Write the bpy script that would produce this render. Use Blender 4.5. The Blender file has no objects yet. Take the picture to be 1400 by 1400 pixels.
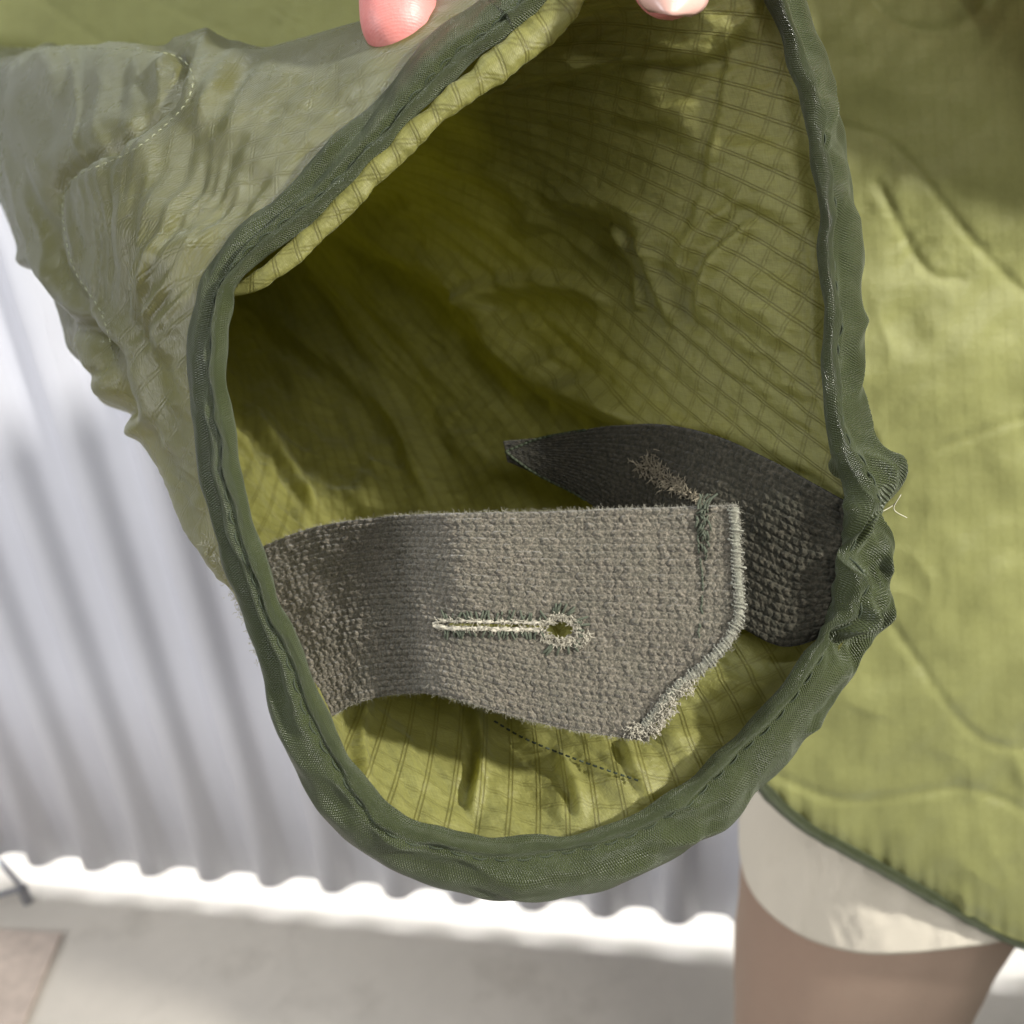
import bpy, math, random
import numpy as np
from mathutils import Vector, Matrix
random.seed(7)
RNG = np.random.default_rng(11)
S = bpy.context.scene
COL = S.collection

# ------------------------------------------------------------------ camera
PITCH = math.asin(0.4348)
CP, SP = math.cos(PITCH), math.sin(PITCH)
CAM = np.array([0.0, 0.0, 1.15])
FW = np.array([0.0, CP, -SP])
D0 = np.array([0.0, -SP, -CP]); R0 = np.array([1.0, 0, 0])
RC, RS = 0.9931, 0.1173
RT = RC * R0 + RS * D0
DN = -RS * R0 + RC * D0
cd = bpy.data.cameras.new('camera'); cam = bpy.data.objects.new('camera', cd); COL.objects.link(cam)
cd.sensor_width = 36; cd.lens = 36; cd.clip_start = 0.01; cd.clip_end = 60
m = Matrix(((RT[0], -DN[0], -FW[0], CAM[0]), (RT[1], -DN[1], -FW[1], CAM[1]), (RT[2], -DN[2], -FW[2], CAM[2]), (0, 0, 0, 1)))
cam.matrix_world = m
cd.dof.use_dof = True; cd.dof.focus_distance = 0.262; cd.dof.aperture_fstop = 15
S.camera = cam

# ------------------------------------------------------------------ light
W = bpy.data.worlds.new('World'); S.world = W; W.use_nodes = True
W.node_tree.nodes['Background'].inputs[0].default_value = (0.93, 0.96, 1.0, 1)
W.node_tree.nodes['Background'].inputs[1].default_value = 0.17
S.view_settings.view_transform = 'Standard'; S.view_settings.look = 'None'
S.view_settings.exposure = 0.02; S.view_settings.gamma = 1.0

def camdir(x, y, z):
    return RT * x + DN * y + FW * z
def lamp(name, pos, target, size, power, color):
    l = bpy.data.lights.new(name, 'AREA'); l.shape = 'DISK'; l.size = size; l.energy = power; l.color = color
    o = bpy.data.objects.new(name, l); COL.objects.link(o); o.location = pos
    o.rotation_euler = (Vector(target) - Vector(pos)).to_track_quat('-Z', 'Y').to_euler()
    return o
SUBJ = CAM + camdir(0.0, 0.0, 0.27)
# shop spotlight from the upper right, added soft fills for the front, the sleeve and the wall
sp = lamp('spot_lamp', SUBJ + camdir(1.10, -0.46, -0.92), SUBJ, 0.09, 46, (1.0, 0.97, 0.92))
sl = bpy.data.lights.new('spot_lamp', 'SPOT'); sl.energy = 190; sl.color = (1.0, 0.97, 0.91); sl.shadow_soft_size = 0.05
sl.spot_size = math.radians(40); sl.spot_blend = 0.5; sp.data = sl
lamp('fill_lamp', SUBJ + camdir(0.50, -0.28, -1.36), SUBJ, 0.6, 9.5, (1.0, 0.98, 0.95))
lamp('fill_lamp', SUBJ + camdir(-0.62, -1.25, -0.42), SUBJ, 0.32, 9, (0.92, 0.97, 1.0))
lamp('fill_lamp', np.array([-2.7, -0.9, 1.9]), np.array([-0.2, 1.0, 0.3]), 1.3, 52, (0.97, 0.97, 1.0))

# ------------------------------------------------------------------ helpers
def C3(u, v, d):
    """pixel + distance along the view axis -> camera-space metres"""
    u = np.asarray(u, float); v = np.asarray(v, float); d = np.asarray(d, float)
    return np.stack([(u - 700) / 1400 * d, (v - 700) / 1400 * d, d + 0 * u], -1)
def W3(c):
    c = np.asarray(c, float)
    return CAM + c[..., 0:1] * RT + c[..., 1:2] * DN + c[..., 2:3] * FW
def PX(c):
    return c[..., 0] / c[..., 2] * 1400 + 700, c[..., 1] / c[..., 2] * 1400 + 700

def _hash(ix, iy, seed):
    h = (ix.astype(np.int64) * 374761393 + iy.astype(np.int64) * 668265263 + seed * 974634777) & 0x7fffffff
    h = ((h ^ (h >> 13)) * 1274126177) & 0x7fffffff
    return ((h ^ (h >> 16)) & 0xffff) / 65535.0
def noise(x, y, seed=0):
    x = np.asarray(x, float); y = np.asarray(y, float)
    ix = np.floor(x).astype(int); iy = np.floor(y).astype(int)
    fx = x - ix; fy = y - iy
    def g(dx, dy):
        a = _hash(ix + dx, iy + dy, seed) * 2 * np.pi
        return np.cos(a) * (fx - dx) + np.sin(a) * (fy - dy)
    sx = fx ** 3 * (fx * (fx * 6 - 15) + 10); sy = fy ** 3 * (fy * (fy * 6 - 15) + 10)
    a = g(0, 0) * (1 - sx) + g(1, 0) * sx
    b = g(0, 1) * (1 - sx) + g(1, 1) * sx
    return (a * (1 - sy) + b * sy) * 1.5
def fbm(x, y, seed=0, oct=4, gain=0.5):
    s = 0; a = 1; f = 1
    for i in range(oct):
        s = s + a * noise(x * f, y * f, seed + i * 17); a *= gain; f *= 2.03
    return s
def ridged(x, y, seed=0):
    return 1 - 2 * np.abs(noise(x, y, seed))
def sstep(a, b, x):
    t = np.clip((x - a) / (b - a), 0, 1); return t * t * (3 - 2 * t)
def spline(pts, n, closed=False):
    """Catmull-Rom through pts, resampled to n points of equal arc length"""
    p = np.asarray(pts, float)
    N = len(p); out = []
    segs = N if closed else N - 1
    for i in range(segs):
        if closed:
            a, b, c, d = p[(i - 1) % N], p[i], p[(i + 1) % N], p[(i + 2) % N]
        else:
            a, b, c, d = p[max(i - 1, 0)], p[i], p[i + 1], p[min(i + 2, N - 1)]
        t = np.linspace(0, 1, 24, endpoint=False)[:, None]
        out.append(0.5 * ((2 * b) + (-a + c) * t + (2 * a - 5 * b + 4 * c - d) * t ** 2 + (-a + 3 * b - 3 * c + d) * t ** 3))
    q = np.concatenate(out + [p[0:1] if closed else p[-1:]])
    L = np.concatenate([[0], np.cumsum(np.linalg.norm(np.diff(q, axis=0), axis=1))])
    s = np.linspace(0, L[-1], n + 1)[:-1] if closed else np.linspace(0, L[-1], n)
    return np.stack([np.interp(s, L, q[:, k]) for k in range(q.shape[1])], -1)
def pdist(u, v, poly, smooth=True):
    """distance in pixels to a curve, and the side (+ = right of travel)"""
    q = spline(poly, 40) if smooth else np.asarray(poly, float)
    mg = 150
    bx = (u > q[:, 0].min() - mg) & (u < q[:, 0].max() + mg) & (v > q[:, 1].min() - mg) & (v < q[:, 1].max() + mg)
    R_ = [np.full(u.shape, 1e4), np.zeros(u.shape), np.zeros(u.shape)]
    for a_, b_ in zip(R_, _pd(u[bx], v[bx], q)): a_[bx] = b_
    return R_
def _pd(u, v, q):
    best = np.full(u.shape, 1e9); side = np.zeros(u.shape); par = np.zeros(u.shape)
    for i in range(len(q) - 1):
        a, b = q[i], q[i + 1]; d = b - a; l2 = d @ d + 1e-9
        t = np.clip(((u - a[0]) * d[0] + (v - a[1]) * d[1]) / l2, 0, 1)
        ex = u - a[0] - t * d[0]; ey = v - a[1] - t * d[1]
        r = np.hypot(ex, ey); k = r < best
        best = np.where(k, r, best)
        side = np.where(k, np.sign(d[0] * ey - d[1] * ex), side)
        par = np.where(k, (i + t) / (len(q) - 1), par)
    return best, side, par

def link(name, verts, faces, mat, parent=None, uv=None, smooth=True, kind=None, label=None):
    """one mesh object; verts are world coordinates"""
    me = bpy.data.meshes.new(name)
    org = np.array(parent_origin(parent))
    v = np.ascontiguousarray(np.asarray(verts, float).reshape(-1, 3) - org)
    if isinstance(faces, np.ndarray):
        k = faces.shape[1]; n = len(faces)
        me.vertices.add(len(v)); me.vertices.foreach_set('co', v.ravel())
        me.loops.add(n * k); me.loops.foreach_set('vertex_index', faces.ravel().astype(np.int32))
        me.polygons.add(n); me.polygons.foreach_set('loop_start', np.arange(0, n * k, k, dtype=np.int32))
        me.polygons.foreach_set('loop_total', np.full(n, k, np.int32))
        li = faces.ravel()
    else:
        me.from_pydata(v.tolist(), [], faces)
        li = np.array([l.vertex_index for l in me.loops])
    me.update(calc_edges=True)
    if uv is not None:
        lay = me.uv_layers.new(name='UVMap')
        lay.data.foreach_set('uv', np.asarray(uv, float).reshape(-1, 2)[li].ravel())
    if smooth: me.polygons.foreach_set('use_smooth', np.ones(len(me.polygons), bool))
    me.validate()
    me.materials.append(mat)
    o = bpy.data.objects.new(name, me); COL.objects.link(o)
    if parent is not None: o.parent = parent
    else: o.location = org
    if kind: o['kind'] = kind
    if label: o['label'] = label
    return o
_org = {}
def parent_origin(p):
    s = np.zeros(3)
    while p is not None:
        s = s + np.array(p.location); p = p.parent
    return s
def thing(name, loc, label, cat, group=None):
    o = bpy.data.objects.new(name, None); COL.objects.link(o); o.location = loc; o.empty_display_size = 0.05
    o['label'] = label; o['category'] = cat
    if group: o['group'] = group
    return o
def tag(o, label, cat):
    o['label'] = label; o['category'] = cat; return o
def gridfaces(nr, nc, closed=False, mask=None):
    """rows x cols grid; closed wraps the columns"""
    c = np.arange(nc if closed else nc - 1); r = np.arange(nr - 1)
    R, Cc = np.meshgrid(r, c, indexing='ij')
    C2 = (Cc + 1) % nc
    f = np.stack([R * nc + Cc, R * nc + C2, (R + 1) * nc + C2, (R + 1) * nc + Cc], -1)
    if mask is not None: f = f[mask]
    return f.reshape(-1, 4)
def normals(g, closed=False):
    if closed:
        dc = np.roll(g, -1, 1) - np.roll(g, 1, 1)
    else:
        dc = np.gradient(g, axis=1)
    dr = np.gradient(g, axis=0)
    n = np.cross(dr, dc)
    return n / (np.linalg.norm(n, axis=-1, keepdims=True) + 1e-12)
def tubes(paths, radii, sides=5):
    """many swept tubes joined: paths list of (n,3) world points, radii list of scalars or (n,) arrays"""
    V = []; F = []; base = 0
    for p, r in zip(paths, radii):
        p = np.asarray(p, float); n = len(p)
        t = np.gradient(p, axis=0); t /= np.linalg.norm(t, axis=1, keepdims=True) + 1e-12
        ref = np.array([0.31, 0.52, 0.79]); a = np.cross(t, ref); a /= np.linalg.norm(a, axis=1, keepdims=True) + 1e-9
        b = np.cross(t, a)
        th = np.arange(sides) * 2 * np.pi / sides
        rr = np.broadcast_to(np.asarray(r, float), (n,))[:, None, None]
        ring = p[:, None] + rr * (np.cos(th)[None, :, None] * a[:, None] + np.sin(th)[None, :, None] * b[:, None])
        V.append(ring.reshape(-1, 3))
        F.append(gridfaces(n, sides, True) + base); base += n * sides
        # end caps folded to quads
    return np.concatenate(V), np.concatenate(F)

# ------------------------------------------------------------------ materials
class NT:
    def __init__(s, name):
        s.m = bpy.data.materials.new(name); s.m.use_nodes = True; s.t = s.m.node_tree; s.t.nodes.clear()
        s.out = s.t.nodes.new('ShaderNodeOutputMaterial')
    def n(s, ty, **k):
        o = s.t.nodes.new('ShaderNode' + ty)
        for a, b in k.items():
            if a.startswith('i_'):
                key = a[2:]; key = int(key) if key.isdigit() else key.replace('_', ' ')
                s.put(o.inputs[key], b)
            else: setattr(o, a, b)
        return o
    def put(s, sock, v):
        if isinstance(v, bpy.types.NodeSocket): s.t.links.new(v, sock)
        elif isinstance(v, bpy.types.Node): s.t.links.new(v.outputs[0], sock)
        else: sock.default_value = v
    def math(s, op, a, b=0.0, c=0.0):
        o = s.n('Math', operation=op); s.put(o.inputs[0], a); s.put(o.inputs[1], b); s.put(o.inputs[2], c); return o.outputs[0]
    def ramp(s, fac, stops):
        o = s.n('ValToRGB'); s.put(o.inputs[0], fac); e = o.color_ramp.elements
        while len(e) < len(stops): e.new(0.5)
        for k, (p, c) in enumerate(stops): e[k].position = p; e[k].color = (*c, 1)
        return o.outputs[0]
    def mixc(s, fac, a, b, mode='MIX'):
        o = s.n('Mix', data_type='RGBA', blend_type=mode); s.put(o.inputs[0], fac)
        for k, v in ((6, a), (7, b)):
            s.put(o.inputs[k], (*v, 1) if isinstance(v, tuple) and len(v) == 3 else v)
        return o.outputs[2]
    def uv(s, scale=(1, 1, 1), rot=0.0):
        c = s.n('TexCoord'); mp = s.n('Mapping'); s.put(mp.inputs[0], c.outputs['UV'])
        mp.inputs['Scale'].default_value = scale; mp.inputs['Rotation'].default_value = (0, 0, rot); return mp.outputs[0]
    def obj(s):
        return s.n('TexCoord').outputs['Object']
    def noise(s, vec, scale, detail=3, rough=0.5):
        o = s.n('TexNoise'); s.put(o.inputs['Vector'], vec); o.inputs['Scale'].default_value = scale
        o.inputs['Detail'].default_value = detail; o.inputs['Roughness'].default_value = rough; return o.outputs[0]
    def bump(s, h, strength, dist, prev=None):
        o = s.n('Bump'); s.put(o.inputs['Height'], h); o.inputs['Strength'].default_value = strength
        o.inputs['Distance'].default_value = dist
        if prev is not None: s.put(o.inputs['Normal'], prev)
        return o.outputs[0]

def ripstop(name, base, dark, rough, transl, trcol, grid_rot=0.6, period=0.0068, sheen=0.0, spec=0.5, weave=0.35, pucker=0.0, gridvis=0.5, aniso=0.0, crumple=0.25):
    """thin ripstop nylon: UVs in metres"""
    k = NT(name)
    uv = k.uv(rot=grid_rot)
    sp = k.n('SeparateXYZ'); k.put(sp.inputs[0], uv)
    def lines(axis):
        x = k.math('FRACT', k.math('DIVIDE', sp.outputs[axis], period))
        # a pair of heavier yarns
        a = k.math('ABSOLUTE', k.math('SUBTRACT', x, 0.45)); b = k.math('ABSOLUTE', k.math('SUBTRACT', x, 0.58))
        m_ = k.math('MINIMUM', a, b)
        return k.math('SUBTRACT', 1.0, k.math('SMOOTH_MIN', k.math('DIVIDE', m_, 0.05), 1.0, 0.1))
    g = k.math('MAXIMUM', lines(0), k.math('MULTIPLY', lines(1), 0.6))
    # yarn weave
    wx = k.math('SINE', k.math('MULTIPLY', sp.outputs[0], 2 * math.pi / 0.00042))
    wy = k.math('SINE', k.math('MULTIPLY', sp.outputs[1], 2 * math.pi / 0.00042))
    wv = k.math('MULTIPLY', wx, wy)
    n1 = k.noise(uv, 55, 4, 0.6); n2 = k.noise(uv, 420, 3, 0.6)
    n3 = k.noise(k.uv((260, 3000, 1), grid_rot), 1.0, 2)
    n4 = k.noise(k.uv((3000, 260, 1), grid_rot), 1.0, 2)
    yarn = k.math('ADD', n3, n4)
    col = k.mixc(k.ramp(n1, [(0.3, (0, 0, 0)), (0.75, (1, 1, 1))]), base, tuple(0.82 * c for c in base))
    col = k.mixc(k.math('MULTIPLY', k.math('SUBTRACT', yarn, 0.75), 0.9), col, dark)
    col = k.mixc(k.math('MULTIPLY', g, gridvis), col, dark)
    bp = k.bump(n2, 0.15, 0.0006)
    n5 = k.noise(uv, 140, 4, 0.55)
    bp = k.bump(n5, crumple, 0.0022, bp)
    if pucker > 0:
        # tight puckers along the yarn
        wv2 = k.n('TexWave', wave_type='BANDS', bands_direction='Y'); k.put(wv2.inputs['Vector'], k.uv(rot=0.0))
        wv2.inputs['Scale'].default_value = 300; wv2.inputs['Distortion'].default_value = 2.2; wv2.inputs['Detail'].default_value = 1; wv2.inputs['Detail Scale'].default_value = 0.5
        pm = k.ramp(k.noise(uv, 30, 2), [(0.35, (0.15, 0.15, 0.15)), (0.6, (1, 1, 1))])
        bp = k.bump(k.math('MULTIPLY', wv2.outputs[1], pm), pucker, 0.0005, bp)
    bp = k.bump(wv, weave, 0.00008, bp)
    bp = k.bump(g, 0.45, 0.00018, bp)
    p = k.n('BsdfPrincipled'); k.put(p.inputs['Base Color'], col); k.put(p.inputs['Normal'], bp)
    k.put(p.inputs['Roughness'], k.math('ADD', rough - 0.06, k.math('MULTIPLY', n1, 0.15)))
    p.inputs['Specular IOR Level'].default_value = spec
    p.inputs['Sheen Weight'].default_value = sheen; p.inputs['Sheen Roughness'].default_value = 0.35
    p.inputs['Sheen Tint'].default_value = (0.78, 0.90, 0.95, 1)
    p.inputs['Anisotropic'].default_value = aniso
    tr = k.n('BsdfTranslucent'); k.put(tr.inputs[0], (*trcol, 1)); k.put(tr.inputs['Normal'], bp)
    mx = k.n('MixShader'); mx.inputs[0].default_value = transl
    k.put(mx.inputs[1], p.outputs[0]); k.put(mx.inputs[2], tr.outputs[0]); k.put(k.out.inputs[0], mx.outputs[0])
    return k.m

M_SHELL = ripstop('nylon_shell', (0.140, 0.136, 0.042), (0.08, 0.075, 0.02), 0.27, 0.24, (0.62, 0.60, 0.10), crumple=0.05, sheen=0.16, spec=1.0, pucker=0.22, gridvis=0.35, grid_rot=0.75, aniso=0.4)
M_LINING = ripstop('nylon_lining', (0.30, 0.295, 0.095), (0.10, 0.092, 0.022), 0.47, 0.36, (0.64, 0.62, 0.15), sheen=0.12, spec=0.45, gridvis=1.0, grid_rot=0.5, crumple=0.5)
M_BODY = ripstop('nylon_body', (0.248, 0.256, 0.096), (0.17, 0.17, 0.055), 0.5, 0.12, (0.45, 0.43, 0.07), sheen=0.3, spec=0.3, crumple=0.2, gridvis=0.3, grid_rot=0.05)

def woven(name, base, dark, pitch=0.0006, rough=0.5, sheen=0.3):
    k = NT(name); uv = k.uv()
    sp = k.n('SeparateXYZ'); k.put(sp.inputs[0], uv)
    a = k.math('SINE', k.math('MULTIPLY', sp.outputs[0], 2 * math.pi / pitch))
    b = k.math('SINE', k.math('MULTIPLY', sp.outputs[1], 2 * math.pi / (pitch * 1.15)))
    h = k.math('MULTIPLY', a, b)
    n1 = k.noise(uv, 260, 4, 0.6); n2 = k.noise(uv, 2200, 2)
    col = k.mixc(n1, base, dark)
    col = k.mixc(k.math('MULTIPLY', k.math('ADD', h, 1.0), 0.22), col, tuple(0.5 * c for c in dark))
    bp = k.bump(n1, 0.5, 0.0012)
    bp = k.bump(h, 0.9, 0.00022, bp); bp = k.bump(n2, 0.3, 0.0002, bp)
    p = k.n('BsdfPrincipled'); k.put(p.inputs['Base Color'], col); k.put(p.inputs['Normal'], bp)
    p.inputs['Roughness'].default_value = rough; p.inputs['Sheen Weight'].default_value = sheen
    p.inputs['Sheen Roughness'].default_value = 0.4; p.inputs['Specular IOR Level'].default_value = 0.45
    p.inputs['Sheen Tint'].default_value = (0.85, 0.95, 0.75, 1)
    k.put(k.out.inputs[0], p.outputs[0]); return k.m
M_BIND = woven('binding_tape', (0.060, 0.074, 0.024), (0.032, 0.041, 0.014), rough=0.33, sheen=0.11)

def fuzzy(name, stops, scale, rough=0.9, sheen=0.4):
    k = NT(name); o = k.obj()
    n = k.noise(o, scale, 5, 0.75)
    n2 = k.noise(o, scale * 0.09, 2)
    col = k.ramp(n, stops)
    col = k.mixc(k.math('MULTIPLY', n2, 0.45), col, tuple(c * m for c, m in zip(stops[1][1], (0.65, 0.8, 0.72))), 'MIX')
    p = k.n('BsdfPrincipled'); k.put(p.inputs['Base Color'], col); p.inputs['Roughness'].default_value = rough
    p.inputs['Sheen Weight'].default_value = sheen; p.inputs['Specular IOR Level'].default_value = 0.15
    k.put(p.inputs['Normal'], k.bump(n, 0.7, 0.0004))
    k.put(k.out.inputs[0], p.outputs[0]); return k.m
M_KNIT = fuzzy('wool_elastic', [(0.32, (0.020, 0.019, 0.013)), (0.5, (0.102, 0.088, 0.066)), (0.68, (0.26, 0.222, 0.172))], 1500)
M_KNIT_SHADED = fuzzy('shaded_wool_elastic', [(0.32, (0.010, 0.011, 0.008)), (0.5, (0.036, 0.032, 0.022)), (0.68, (0.082, 0.071, 0.052))], 900, sheen=0.15)  # same wool as the front tab, the rear tab's shade put into the colour
M_SERGE = fuzzy('serged_wool', [(0.3, (0.15, 0.145, 0.11)), (0.5, (0.24, 0.23, 0.18)), (0.7, (0.40, 0.38, 0.31))], 1600)
def plain(name, col, rough=0.6, spec=0.4, nscale=0, var=0.15, bumpd=0.0, metal=0.0, sss=0.0):
    k = NT(name); p = k.n('BsdfPrincipled')
    p.inputs['Roughness'].default_value = rough; p.inputs['Specular IOR Level'].default_value = spec; p.inputs['Metallic'].default_value = metal
    if nscale:
        n = k.noise(k.obj(), nscale, 5, 0.6)
        k.put(p.inputs['Base Color'], k.mixc(n, tuple(min(1, c * (1 + var)) for c in col), tuple(c * (1 - var) for c in col)))
        if bumpd: k.put(p.inputs['Normal'], k.bump(n, 0.5, bumpd))
    else: p.inputs['Base Color'].default_value = (*col, 1)
    k.put(k.out.inputs[0], p.outputs[0]); return k.m
M_THREAD = plain('green_thread', (0.035, 0.045, 0.025), 0.7, 0.3, 3000, 0.4)
M_WORN = plain('worn_thread', (0.075, 0.085, 0.060), 0.8, 0.2, 2500, 0.45)
M_OLIVE = plain('olive_thread', (0.26, 0.27, 0.16), 0.6, 0.4, 2500, 0.3)
M_PALE = plain('pale_thread', (0.50, 0.48, 0.36), 0.8, 0.2, 2500, 0.25)
M_CREAM = plain('frayed_cotton', (0.42, 0.39, 0.31), 0.9, 0.1, 1800, 0.3)
M_FRAY = plain('dull_fray', (0.25, 0.22, 0.16), 0.9, 0.1, 1800, 0.4)
M_FIBRE = plain('wool_fibre', (0.30, 0.285, 0.23), 0.9, 0.1)

# ================================================================== SETTING
HW = CAM[2]
def floorpt(u, v, z=0.0):
    d = camdir((u - 700) / 1400, (v - 700) / 1400, 1.0); t = (z - HW) / d[2]; return CAM + d * t
GAP = 0.048
A = floorpt(0, 1172, GAP); B = floorpt(1010, 1262, GAP)
wd = (B - A); wd[2] = 0; wd /= np.linalg.norm(wd)          # along the wall
wn = np.array([-wd[1], wd[0], 0]);                             # away from the camera
if wn @ FW < 0: wn = -wn

def concrete():
    k = NT('pale_concrete'); o = k.obj()
    n1 = k.noise(o, 2.3, 5, 0.6); n2 = k.noise(o, 40, 4, 0.65)
    col = k.ramp(n1, [(0.3, (0.62, 0.57, 0.49)), (0.7, (0.72, 0.66, 0.57))])
    col = k.mixc(k.math('MULTIPLY', n2, 0.3), col, (0.44, 0.41, 0.36))
    st = k.ramp(k.noise(o, 7, 6, 0.7), [(0.52, (0, 0, 0)), (0.72, (1, 1, 1))])
    col = k.mixc(k.math('MULTIPLY', st, 0.5), col, (0.40, 0.36, 0.30))
    p = k.n('BsdfPrincipled'); k.put(p.inputs['Base Color'], col); p.inputs['Roughness'].default_value = 0.6
    k.put(p.inputs['Normal'], k.bump(n2, 0.2, 0.002)); k.put(k.out.inputs[0], p.outputs[0]); return k.m
fl = link('floor', np.array([[-6, -4, 0], [6, -4, 0], [6, 6, 0], [-6, 6, 0]], float), [(0, 1, 2, 3)], concrete(), smooth=False, kind='structure')

def sheetmat():
    k = NT('painted_sheet'); o = k.obj(); n = k.noise(o, 3, 4, 0.6)
    col = k.ramp(n, [(0.3, (0.68, 0.69, 0.75)), (0.7, (0.75, 0.76, 0.82))])
    p = k.n('BsdfPrincipled'); k.put(p.inputs['Base Color'], col); p.inputs['Roughness'].default_value = 0.42
    p.inputs['Specular IOR Level'].default_value = 0.5
    k.put(k.out.inputs[0], p.outputs[0]); return k.m
LAM = 0.098; AMP = 0.0125
ns = int((2.6) / LAM * 24); x = np.linspace(-1.0, 1.6, ns)
ph = 2 * np.pi * x / LAM
prof = AMP * np.tanh(1.5 * np.sin(ph) + 0.35) / np.tanh(1.6)
zz = np.array([GAP, 0.4, 0.9, 1.6])
g = A[None, None] * np.array([1, 1, 0]) + x[None, :, None] * wd + prof[None, :, None] * wn
g = np.repeat(g, len(zz), 0); g[:, :, 2] = zz[:, None]
ow = link('corrugated_panel', g, gridfaces(len(zz), ns), sheetmat())
tag(ow, 'white corrugated metal panel raised above the floor with light shining under it', 'panel')
sm = ow.modifiers.new('thickness', 'SOLIDIFY'); sm.thickness = 0.0012; sm.offset = 1
# light strip behind the foot of the panel, with an unseen black board added to cut bounce
bm_ = plain('bounce_stop_board', (0.04, 0.04, 0.045), 0.6, 0.3, 8, 0.04)
def boxpts(c, ax, ay, az):
    P = []
    for sz in (-1, 1):
        for sy in (-1, 1):
            for sx in (-1, 1): P.append(c + sx * ax + sy * ay + sz * az)
    return np.array(P)
BOXF = [(0, 2, 3, 1), (4, 5, 7, 6), (0, 1, 5, 4), (2, 6, 7, 3), (0, 4, 6, 2), (1, 3, 7, 5)]
mid = A * np.array([1, 1, 0]) + wd * 0.3
zup = np.array([0, 0, 1.0])
bb = link('bounce_stop_board', boxpts(mid + wn * 0.20 + zup * 0.8, wd * 1.3, wn * 0.009, zup * 0.8), BOXF, bm_, smooth=False)
tag(bb, 'unseen black board added behind the corrugated panel to cut bounced light', 'board')
kk = NT('light_tube'); e = kk.n('Emission'); e.inputs[0].default_value = (0.93, 0.96, 1.0, 1); e.inputs[1].default_value = 40; kk.put(kk.out.inputs[0], e.outputs[0])
lp = np.array([mid + wd * s + wn * 0.075 + zup * 0.26 for s in np.linspace(-1.3, 1.3, 6)])
v_, f_ = tubes([lp], [0.013], 10)
tag(link('light_tube', v_, f_, kk.m), 'white light tube glowing behind the foot of the corrugated panel', 'lamp')

# mat on the floor, lower left, and the foot of a rack
def slab(name, quad, z0, z1, mat):
    q = np.array(quad); lo = q.copy(); lo[:, 2] = z0; hi = q.copy(); hi[:, 2] = z1
    return link(name, np.concatenate([lo, hi]), [(3, 2, 1, 0), (4, 5, 6, 7), (0, 1, 5, 4), (1, 2, 6, 5), (2, 3, 7, 6), (3, 0, 4, 7)], mat, smooth=False)
mt = slab('floor_mat', [floorpt(-260, 1262), floorpt(86, 1280), floorpt(28, 1420), floorpt(-320, 1400)], 0.002, 0.008, plain('mat_pile', (0.55, 0.46, 0.39), 0.95, 0.1, 60, 0.35, 0.004))
tag(mt, 'brown flecked floor mat at the lower left corner', 'mat')
rk = thing('rack_foot', floorpt(-60, 1215), 'grey metal foot of a clothes rack at the left edge', 'rack')
M_IRON = plain('dark_steel', (0.30, 0.30, 0.32), 0.4, 0.5, 30, 0.2, metal=0.6)
pa = [floorpt(-120, 1120, .03), floorpt(0, 1178, .03), floorpt(32, 1214, .03)]
pb = [floorpt(32, 1214, .03), floorpt(-10, 1226, .03), floorpt(-150, 1240, .03)]
v_, f_ = tubes([pa], [0.0045], 8); link('side_bar', v_, f_, M_IRON, rk)
v_, f_ = tubes([pb], [0.0045], 8); link('cross_bar', v_, f_, M_IRON, rk)
v_, f_ = tubes([[floorpt(30, 1214, .03), floorpt(30, 1214, .03) * np.array([1, 1, 0])]], [0.008], 8); link('foot_pad', v_, f_, M_IRON, rk)
v_, f_ = tubes([[pa[0], pa[0] + zup * 1.0]], [0.008], 8); link('upright', v_, f_, M_IRON, rk)

# ================================================================== TROUSERS AND SHIRT
def vdepth(D, v):
    return D / (CP - (np.asarray(v, float) - 700) / 1400 * SP)
def cloth(name, base, dark, pitch):
    return woven(name, base, dark, pitch, 0.8, 0.25)
M_TROUSER = cloth('brown_cotton', (0.53, 0.35, 0.26), (0.45, 0.30, 0.22), 0.0009)
M_SHIRT = cloth('cream_jersey', (0.90, 0.82, 0.68), (0.86, 0.78, 0.64), 0.0009)
# one trouser leg: a closed tube of rings down to the floor
vs = np.linspace(1120, 1400, 36)
rings = []
NR = 120; th = np.linspace(0, 2 * np.pi, NR, endpoint=False)
c0 = W3(C3(1215, 1120, 0.62)); 
zs = np.linspace(c0[2] + 0.02, 0.04, 90)
Ltab = np.array([[1120, 1028], [1180, 1020], [1280, 1010], [1400, 994], [1700, 985]])
Rtab = np.array([[1120, 1500], [1280, 1450], [1330, 1400], [1400, 1350], [1500, 1290], [1700, 1240]])
for i, z in enumerate(zs):
    # keep the leg upright at a constant horizontal distance from the camera
    Dh = 0.475 + 0.10 * (c0[2] - z)
    # depth and pixel row of that point
    drop = HW - z
    dep = Dh * CP + drop * SP
    row = 700 + 1400 * (drop * CP - Dh * SP) / dep
    l = np.interp(row, Ltab[:, 0], Ltab[:, 1]); r = np.interp(row, Rtab[:, 0], Rtab[:, 1])
    l += 28; r += 62
    hw = (r - l) / 2 / 1400 * dep * 0.93
    c = W3(C3((l + r) / 2, row, dep))
    s_ = z
    rr = 1 + 0.012 * fbm(np.cos(th) * 2.2 + 5, np.sin(th) * 2.2 + z * 9, 3) + 0.008 * noise(th * 1.5, z * 30 + th * 3, 4)
    p = c[None] + (np.cos(th) * hw * rr)[:, None] * RT * np.array([1, 1, 0]) + (np.sin(th) * hw * 0.85 * rr)[:, None] * np.array([0, 1.0, 0]); p[:, 1] += hw * 0.6
    p[:, 2] = z
    rings.append(p)
g = np.array(rings)
UVt = np.stack(np.meshgrid(np.linspace(0, .5, NR), zs), -1)
o = link('trousers', g, gridfaces(len(zs), NR, True), M_TROUSER, uv=UVt)
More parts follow.
